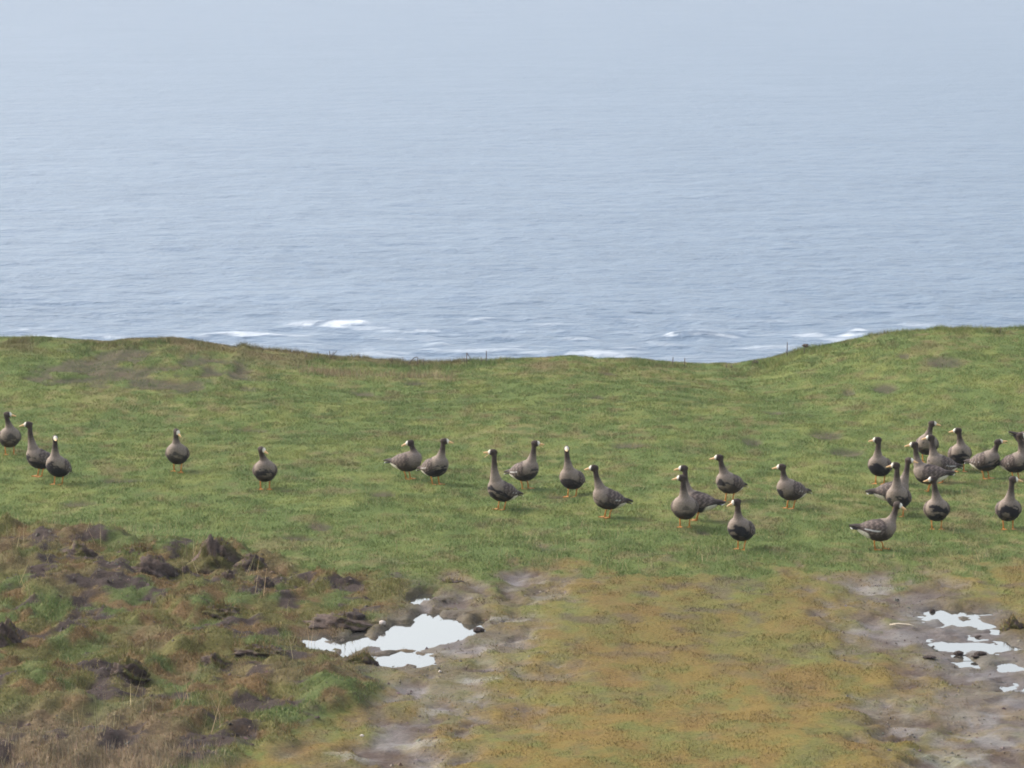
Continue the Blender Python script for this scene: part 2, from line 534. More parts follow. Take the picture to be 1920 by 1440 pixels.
# ------------------------------------------------------------------ sea
def build_sea():
    rows = np.concatenate([np.arange(800, 560, -0.9), np.arange(560, 0, -1.7), np.arange(0, -120, -4.0), [-130, -138, -143, -146, -148]])
    dist = (CAM_Z - SEA_Z) / np.tan(TILT - np.arctan((IMG_H / 2 - rows) / F_PX))
    dist = dist[dist > 0]
    dist = dist[dist < 24000]
    dist = np.concatenate([np.linspace(122, dist[0] - 3, 25), dist, [25000]])
    cols = np.concatenate([-axis_out(0.15, 1.6, 12, 2)[::-1], np.linspace(-0.15, 0.15, 300), axis_out(0.15, 1.6, 12, 2)])
    D, A = np.meshgrid(dist, cols, indexing='ij')
    x, y = (D * A).ravel(), D.ravel()
    # swell and chop: crests roughly along the shore
    fade = 1 - smooth(700, 2200, y)
    def crest(lx, ly, seed, sharp):
        n = fbm(x / lx, y / ly, seed, 2)
        return (1 - np.abs(2 * n - 1)) ** sharp
    z = 0.30 * (crest(15, 13, 301, 1.6) - 0.4) + 0.26 * (crest(6.5, 5.0, 303, 1.8) - 0.4) + 0.10 * (crest(4, 2.4, 307, 1.5) - 0.4)
    z = z * (0.25 + 0.75 * fade) * (1 - smooth(3000, 6000, y))
    # breakers close in
    foam = np.zeros_like(x)
    # (pixel x, pixel row, half width px, half height px, strength)
    br = [(640, 614, 62, 5.5, 1.0), (585, 613, 45, 3, 0.8), (780, 623, 60, 3.5, 0.7), (700, 620, 40, 2.5, 0.6), (455, 635, 90, 3, 0.85), (370, 637, 60, 3, 0.7),
          (905, 603, 26, 2.5, 0.7), (1020, 610, 45, 2.0, 0.5), (1290, 634, 45, 2.2, 1.0), (1345, 634, 40, 2.0, 0.8), (1510, 632, 38, 4, 0.8),
          (1610, 632, 32, 6, 1.0), (825, 652, 22, 4, 0.9), (960, 636, 40, 2, 0.6), (1250, 653, 28, 4, 0.7), (980, 665, 50, 5, 0.6), (1600, 640, 60, 5, 0.8),
          (40, 623, 16, 2, 0.7), (200, 636, 60, 3, 0.7), (900, 662, 60, 4, 0.6), (1180, 601, 40, 1.5, 0.5), (1450, 606, 40, 1.6, 0.5), (1085, 641, 30, 2, 0.6),
          (1420, 655, 60, 5, 0.6), (1130, 668, 70, 5, 0.7), (700, 668, 60, 5, 0.6), (60, 640, 70, 5, 0.7), (1720, 612, 60, 3, 0.6)]
    rag = fbm(x / 2.6, y / 1.6, 331, 4)
    rag2 = fbm(x / 9.0, y / 5.0, 337, 3)
    for (bx, by, hw, hh, st) in br:
        dd = (CAM_Z - SEA_Z) / math.tan(TILT - math.atan((IMG_H / 2 - by) / F_PX))
        cx = (bx - IMG_W / 2) / F_PX * dd
        rx = hw / F_PX * dd
        ry = hh / F_PX * dd / math.sin(math.atan(50.0 / dd)) * 0.7
        yy = y - cx * 0 - 0.12 * (x - cx) * math.sin(bx)
        q = ((x - cx) / rx) ** 2 + ((yy - dd) / ry) ** 2
        st = st if hw > 61 or st == 1.0 else st * 0.7
        foam = np.maximum(foam, 0.55 * st * (1 - smooth(-0.2, 1.2, q + (rag - 0.5) * 4.2 + (rag2 - 0.5) * 2.2)))
        z = z + 0.55 * st * np.exp(-1.2 * (((x - cx) / (rx * 1.3)) ** 2 + ((yy - dd - 0.8 * ry) / (ry * 1.0 + 1.2)) ** 2))
    shore = 1 - smooth(545, 660, y)
    foam = np.maximum(foam, shore * smooth(0.62, 0.76, fbm(x / 4.5, y / 1.8, 341, 4)) * 0.22)
    foam = np.maximum(foam, (1 - smooth(525, 560, y)) * 0.3 * smooth(0.46, 0.70, rag))
    me = fast_mesh('sea', np.stack([x, y, z + SEA_Z], 1), None_quads(D.shape), 4)
    a = np.zeros((len(x), 3))
    a[:, 0] = foam
    set_color(me, 'foam', a)
    return me

def None_quads(shape):
    r, c = shape
    ii = np.arange(r * c).reshape(r, c)
    return np.stack([ii[:-1, :-1], ii[:-1, 1:], ii[1:, 1:], ii[1:, :-1]], -1).reshape(-1, 4)

m, t, p = new_mat('sea_water')
p.inputs['IOR'].default_value = 1.333
geo = node(t, 'ShaderNodeNewGeometry')
def sea_noise(sx, sy, detail, rough=0.6):
    mp = node(t, 'ShaderNodeMapping')
    mp.inputs['Scale'].default_value = (sx, sy, 0.0)
    t.links.new(geo.outputs['Position'], mp.inputs['Vector'])
    nz = node(t, 'ShaderNodeTexNoise')
    nz.inputs['Scale'].default_value = 1.0
    nz.inputs['Detail'].default_value = detail
    nz.inputs['Roughness'].default_value = rough
    t.links.new(mp.outputs[0], nz.inputs['Vector'])
    return nz
n1 = sea_noise(0.5, 0.75, 5)           # chop
n2 = sea_noise(0.020, 0.030, 4)         # gusts: patches of rougher water
n3 = sea_noise(0.10, 0.10, 4)           # swell that still shows far out
bp1 = node(t, 'ShaderNodeBump')
bp1.inputs['Distance'].default_value = 0.95
mr = node(t, 'ShaderNodeMapRange')
mr.inputs['From Min'].default_value = 0.3
mr.inputs['From Max'].default_value = 0.7
mr.inputs['To Min'].default_value = 0.35
mr.inputs['To Max'].default_value = 0.85
t.links.new(n2.outputs['Fac'], mr.inputs['Value'])
t.links.new(mr.outputs[0], bp1.inputs['Strength'])
t.links.new(n1.outputs['Fac'], bp1.inputs['Height'])
bp2 = node(t, 'ShaderNodeBump')
bp2.inputs['Distance'].default_value = 2.6
bp2.inputs['Strength'].default_value = 0.6
t.links.new(n3.outputs['Fac'], bp2.inputs['Height'])
t.links.new(bp1.outputs[0], bp2.inputs['Normal'])
t.links.new(bp2.outputs[0], p.inputs['Normal'])
fa = node(t, 'ShaderNodeAttribute', attribute_name='foam')
sp = node(t, 'ShaderNodeSeparateColor')
t.links.new(fa.outputs['Color'], sp.inputs[0])
mx = node(t, 'ShaderNodeMix', data_type='RGBA')
mx.inputs['A'].default_value = (0.035, 0.075, 0.125, 1)
mx.inputs['B'].default_value = (0.82, 0.84, 0.84, 1)
t.links.new(sp.outputs[0], mx.inputs['Factor'])
t.links.new(mx.outputs['Result'], p.inputs['Base Color'])
mr2 = node(t, 'ShaderNodeMapRange')
mr2.inputs['To Min'].default_value = 0.30
mr2.inputs['To Max'].default_value = 0.9
t.links.new(sp.outputs[0], mr2.inputs['Value'])
t.links.new(mr2.outputs[0], p.inputs['Roughness'])
M_SEA = m
SEA_REACH = 25000.0
tag(link('sea', build_sea(), M_SEA), 'pale blue grey sea with small breakers below the clifftop', None, None, 'structure')

# ------------------------------------------------------------------ grasses
def blades(name, x, y, h, w, lean, col, label, rough=0.75, mat=None, zn=None):
    n = len(x)
    z = height(x, y, zn) - 0.004
    th = RNG.uniform(0, 2 * math.pi, n)
    la = RNG.uniform(0, 2 * math.pi, n)
    dx, dy = np.cos(th) * w / 2, np.sin(th) * w / 2
    co = np.zeros((n, 3, 3))
    co[:, 0] = np.stack([x - dx, y - dy, z], 1)
    co[:, 1] = np.stack([x + dx, y + dy, z], 1)
    co[:, 2] = np.stack([x + np.cos(la) * lean * h, y + np.sin(la) * lean * h, z + h], 1)
    me = fast_mesh(name, co.reshape(-1, 3), np.arange(n * 3).reshape(n, 3), 3, False)
    set_color(me, 'tint', np.repeat(col, 3, axis=0))
    return tag(link(name, me, mat or M_BLADE), label, None, None, 'stuff')

M_BLADE = mat_attr('grass_blades', 'tint', rough=0.7, spec=0.15)

def spread(n, y0, y1):
    """points over the wedge of ground the lens sees, with a margin either side"""
    y = np.sqrt(RNG.uniform((y0 + 14) ** 2, (y1 + 14) ** 2, n)) - 14
    x = RNG.uniform(-1, 1, n) * (0.105 * y + 1.4)
    return x, y

def jitter(col, amt):
    n = len(col)
    return np.clip(col * (1 + RNG.normal(0, amt, (n, 1))) * (1 + RNG.normal(0, amt * 0.3, (n, 3))), 0.005, 0.9)

def pick(mask, *arrs):
    return [a[mask] for a in arrs]

# short grazed turf of the field
x, y = spread(1250000, 54, 89.0)
zz = zones(x, y)
clump = fbm(x * 4.5, y * 3.0, 401, 3)
keep = (zz['bank'] < 0.5) & (zz['moss'] < 0.45) & (RNG.random(len(x)) > zz['soil'] * 0.8) & (RNG.random(len(x)) < 0.35 + 1.1 * clump)
x, y, clump = pick(keep, x, y, clump)
zz = {k: v[keep] for k, v in zz.items()}
h = (0.016 + 0.05 * np.clip(clump - 0.25, 0, 1)) * RNG.uniform(0.6, 1.4, len(x))
edge_tall = smooth(84.5, 86.5, y) * smooth(0.5, 0.65, fbm(x * 1.5, y, 411, 3))
h = h * (1 + 1.4 * edge_tall)
col = jitter(field_colour(x, y), 0.20)
dry = RNG.random(len(x)) < 0.045
col[dry] = jitter(np.tile(C['straw'], (dry.sum(), 1)), 0.2)
blades('short_grass', x, y, h, RNG.uniform(0.004, 0.008, len(x)), RNG.uniform(0.2, 1.1, len(x)), col, 'short grazed grass covering the clifftop pasture', zn=zz)

# moss and thin turf between the wheel tracks
x, y = spread(430000, 43.5, 62)
zz = zones(x, y)
cl = fbm(x * 4, y * 2.2, 421, 3)
keep = (zz['moss'] > 0.4) & (zz['bank'] < 0.5) & (RNG.random(len(x)) > zz['mud'] * 1.15 - 0.04) & (RNG.random(len(x)) < 0.3 + 1.1 * cl) & ((zz['pool_d'] > 0.06) | ((zz['pool_d'] > -0.02) & (RNG.random(len(x)) < 0.3)))
x, y, cl = pick(keep, x, y, cl)
zz = {k: v[keep] for k, v in zz.items()}
h = (0.008 + 0.035 * np.clip(cl - 0.3, 0, 1)) * RNG.uniform(0.6, 1.4, len(x))
blades('mossy_turf', x, y, h, RNG.uniform(0.004, 0.009, len(x)), RNG.uniform(0.3, 1.3, len(x)), jitter(moss_colour(x, y), 0.25),
       'ochre moss and thin turf between the wheel tracks', zn=zz)

# rough grass on the dug bank
x, y = spread(700000, 43.5, 63)
keep = x < 0.5
x, y = pick(keep, x, y)
zz = zones(x, y)
bare = bare_bank(x, y)
cl = fbm(x * 3.0, y * 1.6, 431, 3)
keep = (zz['bank'] > 0.35) & (RNG.random(len(x)) > bare * 0.93) & (RNG.random(len(x)) < 0.25 + 1.2 * cl) & (zz['pool_d'] > 0.05)
x, y, cl = pick(keep, x, y, cl)
zz = {k: v[keep] for k, v in zz.items()}
h = (0.015 + 0.06 * np.clip(cl - 0.28, 0, 1)) * RNG.uniform(0.5, 1.5, len(x))
col = jitter(bank_colour(x, y), 0.28)
dry = RNG.random(len(x)) < 0.10
col[dry] = jitter(np.tile(C['straw'] * 0.8, (dry.sum(), 1)), 0.2)
blades('rough_grass', x, y, h, RNG.uniform(0.004, 0.008, len(x)), RNG.uniform(0.2, 1.0, len(x)), col, 'rough green and rusty grass growing over the dug bank', zn=zz)

# tall bleached stems, in loose tufts
def straw_tufts(name, spots, label, hmin, hmax, wid, spread_m, per, tint):
    X, Y, H, CC = [], [], [], []
    for (px, py) in spots:
        gx0, gy0 = ground_point(px, py)
        n = max(2, int(per * random.uniform(0.5, 1.6)))
        X.append(gx0 + RNG.normal(0, spread_m, n)); Y.append(gy0 + RNG.normal(0, spread_m * 2, n))
        H.append(RNG.uniform(hmin, hmax, n)); CC.append(np.tile(tint, (n, 1)))
    X, Y, H = np.concatenate(X), np.concatenate(Y), np.concatenate(H)
    col = jitter(np.concatenate(CC), 0.2)
    blades(name, X, Y, H, RNG.uniform(wid * 0.7, wid * 1.3, len(X)), RNG.uniform(0.05, 0.55, len(X)), col, label)
spots = [(25, 1055), (60, 1040), (75, 1075), (190, 1030), (200, 1010), (340, 1085), (365, 1080), (470, 1090), (490, 1130), (40, 1120), (530, 1160), (520, 1225),
         (580, 1195), (205, 1380), (280, 1365), (340, 1360), (250, 1350), (410, 1370), (190, 1400), (140, 1370), (350, 1345), (390, 1385), (130, 1345), (540, 1240), (20, 1010), (100, 1000), (440, 1030), (360, 1050), (60, 1150)]
straw_tufts('dry_straw', spots, 'tall bleached straw stems standing on the dug bank', 0.18, 0.5, 0.007, 0.05, 4, (0.42, 0.33, 0.18))
spots = [(random.uniform(-20, 400), random.uniform(1425, 1500)) for _ in range(170)]
straw_tufts('dead_grass', spots, 'brown dead grass in the near corner of the bank', 0.05, 0.15, 0.006, 0.16, 13, (0.29, 0.22, 0.14))
spots = [(random.gauss(1040, 180), random.uniform(985, 1070)) for _ in range(36)] + [(random.uniform(300, 1920), random.uniform(880, 1070)) for _ in range(60)] + \
        [(random.uniform(1800, 1930), random.uniform(1040, 1080)) for _ in range(12)] + [(random.uniform(0, 330), random.uniform(985, 1015)) for _ in range(34)]
straw_tufts('dry_straw', spots, 'thin pale dry stems scattered through the pasture', 0.06, 0.2, 0.006, 0.07, 5, (0.34, 0.29, 0.15))
spots = [(random.uniform(560, 840), random.uniform(690, 700)) for _ in range(60)]
straw_tufts('dead_grass', spots, 'buff dead grass fringe along the clifftop edge', 0.04, 0.14, 0.008, 0.12, 30, (0.27, 0.21, 0.12))

# crumbs of mud and peat lying loose
def crumbs(name, x, y, size, col, label, zn):
    n = len(x)
    base = np.array([(1, 0, 0), (0, 1, 0), (-1, 0, 0), (0, -1, 0), (0, 0, 1)], float)
    tri = np.array([(0, 1, 4), (1, 2, 4), (2, 3, 4), (3, 0, 4)])
    v = base[None] * RNG.uniform(0.5, 1.2, (n, 5, 1)) * size[:, None, None]
    v[:, 4, 0] += RNG.normal(0, 0.3, n) * size
    v[:, 4, 2] *= RNG.uniform(0.4, 0.9, n)
    a = RNG.uniform(0, 6.28, n)
    ca, sa = np.cos(a)[:, None], np.sin(a)[:, None]
    vx, vy = v[..., 0] * ca - v[..., 1] * sa, v[..., 0] * sa + v[..., 1] * ca
    v = np.stack([vx + x[:, None], vy + y[:, None], v[..., 2] + height(x, y, zn)[:, None] - 0.004], -1)
    f = (tri[None] + 5 * np.arange(n)[:, None, None]).reshape(-1, 3)
    me = fast_mesh(name, v.reshape(-1, 3), f, 3, False)
    set_color(me, 'tint', np.repeat(jitter(col, 0.3), 5, axis=0))
    return tag(link(name, me, M_BLADE), label, None, None, 'stuff')
x, y = spread(160000, 43.5, 62)
zz = zones(x, y)
keep = (RNG.random(len(x)) < zz['mud'] * 0.4 * smooth(0.40, 0.62, fbm(x * 3, y * 1.5, 451, 4))) & (zz['pool_d'] > -0.04)
x, y = pick(keep, x, y)
zz = {k: v[keep] for k, v in zz.items()}
cc = mix(mix(C['soil'], C['mud'], RNG.random(len(x))), C['grit'] * 1.4, RNG.random(len(x)) ** 5)
crumbs('mud_crumbs', x, y, np.exp(RNG.normal(-4.5, 0.45, len(x))), cc, 'loose crumbs of mud and grit in the wheel tracks', zz)
x, y = spread(90000, 43.5, 63)
zz = zones(x, y)
keep = (RNG.random(len(x)) < zz['bank'] * (0.05 + 0.95 * bare_bank(x, y)) * 0.35) & (zz['pool_d'] > 0.03)
x, y = pick(keep, x, y)
zz = {k: v[keep] for k, v in zz.items()}
crumbs('peat_crumbs', x, y, np.exp(RNG.normal(-4.2, 0.45, len(x))), mix(C['peat'], C['soil'] * 1.3, RNG.random(len(x))), 'loose crumbs of dark peat on the dug bank', zz)

# ------------------------------------------------------------------ tubes, lofts
def tube(pts, radii, seg=6):
    pts = [Vector(q) for q in pts]
    V, Fc = [], []
    for i, q in enumerate(pts):
        tan = (pts[min(i + 1, len(pts) - 1)] - pts[max(i - 1, 0)]).normalized()
        ref = Vector((0, 1, 0)) if abs(tan.y) < 0.9 else Vector((1, 0, 0))
        u = tan.cross(ref).normalized()
        v = tan.cross(u).normalized()
        for k in range(seg):
            a = 2 * math.pi * k / seg
            V.append(q + (u * math.cos(a) + v * math.sin(a)) * radii[i])
    for i in range(len(pts) - 1):
        for k in range(seg):
            k2 = (k + 1) % seg
            Fc.append((i * seg + k, i * seg + k2, (i + 1) * seg + k2, (i + 1) * seg + k))
    Fc.append(tuple(range(seg))[::-1])
    Fc.append(tuple((len(pts) - 1) * seg + k for k in range(seg)))
    return V, Fc

def rings_mesh(rings):
    """rings: list of (k,3) lists of points, closed and capped"""
    seg = len(rings[0])
    V = [tuple(q) for r in rings for q in r]
    Fc = []
    for i in range(len(rings) - 1):
        for k in range(seg):
            k2 = (k + 1) % seg
            Fc.append((i * seg + k, i * seg + k2, (i + 1) * seg + k2, (i + 1) * seg + k))
    Fc.append(tuple(range(seg))[::-1])
    Fc.append(tuple((len(rings) - 1) * seg + k for k in range(seg)))
    return V, Fc

def join(parts):
    V, Fc = [], []
    for v, f in parts:
        o = len(V)
        V += [tuple(q) for q in v]
        Fc += [tuple(i + o for i in q) for q in f]
    return V, Fc

def py_mesh(name, V, Fc, smooth_shade=True):
    me = bpy.data.meshes.new(name)
    me.from_pydata([tuple(v) for v in V], [], Fc)
    me.polygons.foreach_set('use_smooth', [smooth_shade] * len(me.polygons))
    me.update()
    return me

def place(px, py):
    """a spot on the real ground under a pixel"""
    x, y = ground_point(px, py)
    for _ in range(6):
        z = float(height(np.array([x]), np.array([y]))[0])
        x, y = ground_point(px, py, z)
    return x, y, float(height(np.array([x]), np.array([y]))[0])

# ------------------------------------------------------------------ turf clods, stones, stick
import bmesh
M_CLOD = mat_attr('peat_clod', 'tint', rough=0.9, spec=0.1, noise_scale=30.0, noise_amt=0.5, bump=0.8, bump_dist=0.03, detail=6)
M_STONE = mat_plain('pale_stone', (0.42, 0.36, 0.31), 0.7, 0.3, 18.0, 0.35)
M_STICK = mat_plain('bleached_wood', (0.45, 0.38, 0.28), 0.7, 0.2, 30.0, 0.3)

def hash3(v, seed):
    return fbm(v[:, 0] + v[:, 2] * 1.3 + seed * 3.7, v[:, 1] + v[:, 2] * 0.7 - seed, seed, 4)

def turf_clod(px, py, wpx, hpx, label, grassy=0.4, seed=1, lean=0.0, peak=0.0):
    x, y, z = place(px, py)
    s = px_per_m(y)
    w, h = wpx / s, hpx / s
    root = link('turf_clod', None)
    root.location = (x, y, z - 0.04)
    root.rotation_euler = (0, 0, random.uniform(-0.3, 0.3))
    tag(root, label, 'clod', 'turf clods on the dug bank')
    bm = bmesh.new()
    bmesh.ops.create_icosphere(bm, subdivisions=4, radius=1.0)
    me = bpy.data.meshes.new('soil')
    bm.to_mesh(me)
    bm.free()
    v = np.zeros(len(me.vertices) * 3)
    me.vertices.foreach_get('co', v)
    v = v.reshape(-1, 3)
    n = v.copy()
    r = 0.66 + 0.6 * hash3(n * 1.6 + 5, seed) + 0.6 * (hash3(n * 4.0 + 9, seed + 3) - 0.5) + 0.5 * (hash3(n * 9.0 + 3, seed + 4) - 0.5)
    v = n * r[:, None]
    top = np.clip(v[:, 2], 0, 2)
    flare = (1.28 - 0.5 * np.clip(n[:, 2], 0, 1))
    v[:, 0] = flare * v[:, 0] * w * 0.5 * (1 - peak * 0.35 * top) + lean * w * top * 0.3
    v[:, 1] = flare * v[:, 1] * max(w * 0.55, 0.12) * (1 - peak * 0.3 * top)
    v[:, 2] = np.where(v[:, 2] > 0, v[:, 2] * h, v[:, 2] * 0.08)
    me.vertices.foreach_set('co', v.astype(np.float32).ravel())
    me.polygons.foreach_set('use_smooth', [True] * len(me.polygons))
    me.update()
    g = smooth(0.62 - 0.35 * grassy, 0.75 - 0.35 * grassy, hash3(n * 2.2 + 2, seed + 7))
    col = mix(mix(C['peat'] * 1.2, C['soil'] * 1.3, smooth(0.35, 0.65, hash3(n * 5, seed + 5))), C['olive'] * 0.8, g * 0.8)
    set_color(me, 'tint', col)
    link('soil', me, M_CLOD, root)
    # turf growing on it
    nb = int(1500 * grassy * w * max(w, 0.3) / 0.2) + 60
    pk = RNG.integers(0, len(v), nb * 3)
    pk = pk[(g[pk] > 0.3) & (v[pk, 2] > h * 0.08)][:nb]
    if len(pk) > 10:
        b = v[pk] + RNG.normal(0, 0.016, (len(pk), 3))
        nn = n[pk]
        hh = RNG.uniform(0.02, 0.07, len(pk))
        tip = b + (nn * 0.5 + RNG.normal(0, 0.4, (len(pk), 3)) + np.array([0, 0, 0.5])) * hh[:, None]
        th = RNG.uniform(0, 2 * math.pi, len(pk))
        dd = np.stack([np.cos(th), np.sin(th), th * 0], 1) * 0.0035
        co = np.stack([b - dd, b + dd, tip], 1).reshape(-1, 3)
        gm = fast_mesh('turf', co, np.arange(len(co)).reshape(-1, 3), 3, False)
        cc = mix(C['olive'] * 1.1, C['rust'], RNG.random(len(pk)) * 0.9)
        set_color(gm, 'tint', np.repeat(jitter(cc, 0.25), 3, axis=0))
        t_ = link('turf', gm, M_BLADE, root)
        t_['kind'] = 'stuff'
    return root

CLODS = [
    (408, 1058, 94, 58, 'tallest turf clod, a ragged peaked mound at the rim of the bank', 0.3, 3, -0.15, 0.8),
    (468, 1062, 50, 27, 'dark round peat clod just right of the tall peaked mound', 0.15, 5, 0, 0),
    (432, 1054, 50, 26, 'purplish peat clod against the right foot of the tall mound', 0.1, 8, 0, 0),
    (428, 1092, 30, 30, 'upright dark clod in front of the tall peaked mound', 0.15, 13, 0, 0.3),
    (148, 1040, 56, 26, 'dark clod on the straw coloured rim, nearest the left edge', 0.15, 17, 0, 0),
    (262, 1036, 66, 18, 'low brown grassy clod with dead grass left of the tall mound', 0.7, 19, 0, 0),
    (285, 1072, 78, 36, 'wide dark peat clod below and left of the tall mound', 0.2, 23, 0, 0),
    (345, 1074, 36, 22, 'small dark clod between the wide clod and the tall mound', 0.15, 29, 0, 0),
    (492, 1098, 44, 24, 'dark crumbled clod at the right end of the bank rim', 0.15, 31, 0, 0),
    (240, 1262, 62, 34, 'clod standing in for a dark hole in the middle of the bank', 0.3, 37, 0, 0),  # added clod, stands in for the dark of a hole in the bank
    (402, 1248, 60, 30, 'half grassed clod above the pale straws', 0.5, 41, 0, 0),
    (482, 1228, 90, 16, 'broad rusty grass clod left of the large puddle', 0.6, 43, 0, 0),
    (676, 1240, 54, 22, 'brown turf clod jutting into the large puddle', 0.7, 47, 0, 0),
    (850, 1092, 56, 12, 'low reddish clod at the far end of the muddy track', 0.4, 53, 0, 0),
    (1897, 1176, 34, 22, 'small steep brown clod on the lip over the right puddle', 0.7, 59, 0, 0.0),
    (410, 1140, 80, 18, 'wide low grassy clod in front of the bank rim' , 0.6, 61, 0, 0),
    (640, 1166, 110, 22, 'long dark peat clod along the far shore of the large puddle', 0.25, 67, 0, 0),
    (10, 1210, 50, 50, 'dark clod cut by the left edge of the frame', 0.3, 71, 0, 0),
]
for c in CLODS:
    turf_clod(*c)

def stone(px, py, wpx, hpx, label, seed, mat=None):
    x, y, z = place(px, py)
    s = px_per_m(y)
    bm = bmesh.new()
    bmesh.ops.create_icosphere(bm, subdivisions=2, radius=1.0)
    for v in bm.verts:
        q = np.array([v.co[:]])
        v.co *= 0.8 + 0.45 * float(hash3(q * 1.7, seed)[0])
        v.co.x *= wpx / s / 2
        v.co.y *= wpx / s / 2
        v.co.z *= hpx / s / 2
    me = bpy.data.meshes.new('stone')
    bm.to_mesh(me)
    bm.free()
    o = link('stone', me, mat or M_STONE)
    o.location = (x, y, z + hpx / s * 0.22)
    tag(o, label, 'stone', 'stones in the mud')
    return o
stone(717, 1170, 13, 10, 'largest pale pink stone on the far shore of the large puddle', 2)
stone(679, 1381, 8, 6, 'small white stone in the near left mud', 4)
stone(825, 1260, 6, 5, 'tiny white pebble in the mud below the large puddle', 6)
stone(1748, 1142, 12, 14, 'dark upright stone in the far end of the right puddle', 8, M_CLOD)
stone(1835, 1196, 15, 7, 'dark flat lump on the near side of the right puddle', 9, M_CLOD)
stone(1797, 1228, 20, 9, 'dark mud lump above the shallow right puddle', 10, M_CLOD)
stone(1838, 1228, 24, 10, 'largest dark mud lump beside the shallow right puddle', 11, M_CLOD)
stone(1828, 1243, 16, 6, 'dark mud lump at the near edge of the shallow puddle', 12, M_CLOD)
stone(1742, 1234, 26, 7, 'long dark mud lump left of the shallow right puddle', 14, M_CLOD)
stone(772, 1210, 18, 10, 'grey lump at the near shore of the large puddle', 15)
stone(898, 1184, 22, 12, 'dark lump at the right end of the large puddle', 16, M_CLOD)
for o in [o for o in bpy.data.objects if o.name.startswith('stone')]:
    if o.data.materials[0] == M_CLOD:
        set_color(o.data, 'tint', np.tile(C['peat'] * 1.1, (len(o.data.vertices), 1)))
        o.name = 'mud_lump'
        o['category'] = 'mud lump'
        o['group'] = 'mud lumps by the puddles'

x0, y0, z0 = place(1668, 1174)
x1, y1, z1 = place(1720, 1178)
V, Fc = tube([(0, 0, 0.015), ((x1 - x0) * 0.3, (y1 - y0) * 0.4, 0.03), ((x1 - x0) * 0.7, (y1 - y0) * 0.6, 0.024), (x1 - x0, y1 - y0, z1 - z0 + 0.015)], [0.006, 0.011, 0.011, 0.005])
st = link('stick', py_mesh('stick', V, Fc), M_STICK)
st.location = (x0, y0, z0)
tag(st, 'bleached stick lying on the mud left of the right puddle', 'stick')

# ------------------------------------------------------------------ dead plant stalks on the cliff edge
M_STALK = mat_plain('dead_stalk', (0.10, 0.075, 0.062), 0.85, 0.1, 40.0, 0.3)
def stalk(px, py, lines, label, category='dead stalk', head=None):
    """lines: polylines in photo pixels relative to the foot (right, up)"""
    y = Y_EDGE - 0.2
    d = ray(px, py)
    x = d[0] * y / d[1]
    z = float(height(np.array([x]), np.array([y]))[0])
    s = px_per_m(y)
    root = link('dead_stalk', None)
    root.location = (x, y, z - 0.03)
    tag(root, label, category, 'dead stalks along the cliff edge')
    for i, ln in enumerate(lines):
        pts = [(a / s, random.uniform(-0.03, 0.03) * k, b / s + 0.02) for k, (a, b) in enumerate(ln)]
        r = 0.011 if i == 0 else 0.008
        V, Fc = tube(pts, [r * (1 - 0.35 * k / max(1, len(pts) - 1)) for k in range(len(pts))], 5)
        link('stem' if i == 0 else 'branch', py_mesh('stem', V, Fc), M_STALK, root)
    if head:
        hx, hz, hr = head
        parts = []
        for k in range(12):
            a = 2 * math.pi * k / 12
            e = (hx / s + math.cos(a) * hr / s, math.sin(a) * hr / s, hz / s + 0.02 + random.uniform(0.1, 0.8) * hr / s)
            parts.append(tube([(hx / s, 0, hz / s), e], [0.006, 0.012], 4))
        link('seed_head', py_mesh('seed_head', *join(parts)), M_STALK, root)
    return root
stalk(876, 679, [[(0, -4), (-1, 10), (-1, 24)], [(-1, 24), (4, 16), (8, 10)], [(-5, -4), (-5, 8), (-5, 15)]], 'tallest stalk in the dip, snapped over in an inverted V')
stalk(912, 678, [[(0, -4), (0, 14), (0, 26)]], 'straight thin stalk right of the snapped one')
stalk(902, 678, [[(0, -4), (0, 6), (1, 14)], [(0, 6), (4, 11)]], 'short forked stalk between the snapped and straight stalks')
stalk(741, 680, [[(0, -4), (-6, 6), (-12, 13)], [(-6, 6), (-5, 14)]], 'dark twig leaning left at the bottom of the slope')
stalk(760, 681, [[(0, -4), (8, 6), (16, 15), (22, 16)], [(0, -2), (-4, 8), (-5, 16)], [(8, 6), (12, 3)]], 'wide forked twig leaning right with a bent tip')
stalk(783, 681, [[(0, -4), (0, 8), (0, 16)]], 'faint upright stalk right of the forked twig')
stalk(794, 681, [[(0, -4), (0, 8), (0, 14)]], 'short faint stalk, next right of the faint upright one')
stalk(618, 671, [[(0, -4), (1, 8), (0, 18)], [(0, 2), (-5, 14)], [(0, 2), (8, 16)], [(1, 4), (14, 18)]], 'spray of thin upright stalks on the left slope')
stalk(597, 669, [[(0, -4), (0, 8), (-1, 14)]], 'single faint stalk left of the upright spray')
stalk(574, 667, [[(0, -4), (0, 3), (1, 7)]], 'short stub stalk highest on the left slope')
stalk(585, 668, [[(0, -4), (0, 4), (0, 9)]], 'short brown stalk beside the stub on the left slope')
stalk(1261, 683, [[(0, -4), (0, 8), (1, 19)], [(-5, -2), (-4, 5)], [(0, 2), (5, 5)]], 'dark stalk right of the low hummock, bushy at its foot')
stalk(1284, 684, [[(0, -4), (0, 8), (0, 19)], [(0, 1), (3, 5)]], 'dark stalk to the right of the bushy footed one')
stalk(1362, 685, [[(0, -4), (0, 8)]], 'tiny stalk at the lowest point of the dip')
stalk(1371, 685, [[(0, -4), (0, 8)], [(0, 1), (3, 5)]], 'tiny forked stalk at the lowest point of the dip')
stalk(1410, 682, [[(0, -4), (2, 8), (6, 12), (8, 8)]], 'nodding stalk with a drooping seed head at the hill foot', head=(8, 6, 4))
stalk(1476, 667, [[(0, -4), (0, 14), (0, 30)], [(-3, 12), (0, 10)]], 'tall thin stalk on the lower right hillside')
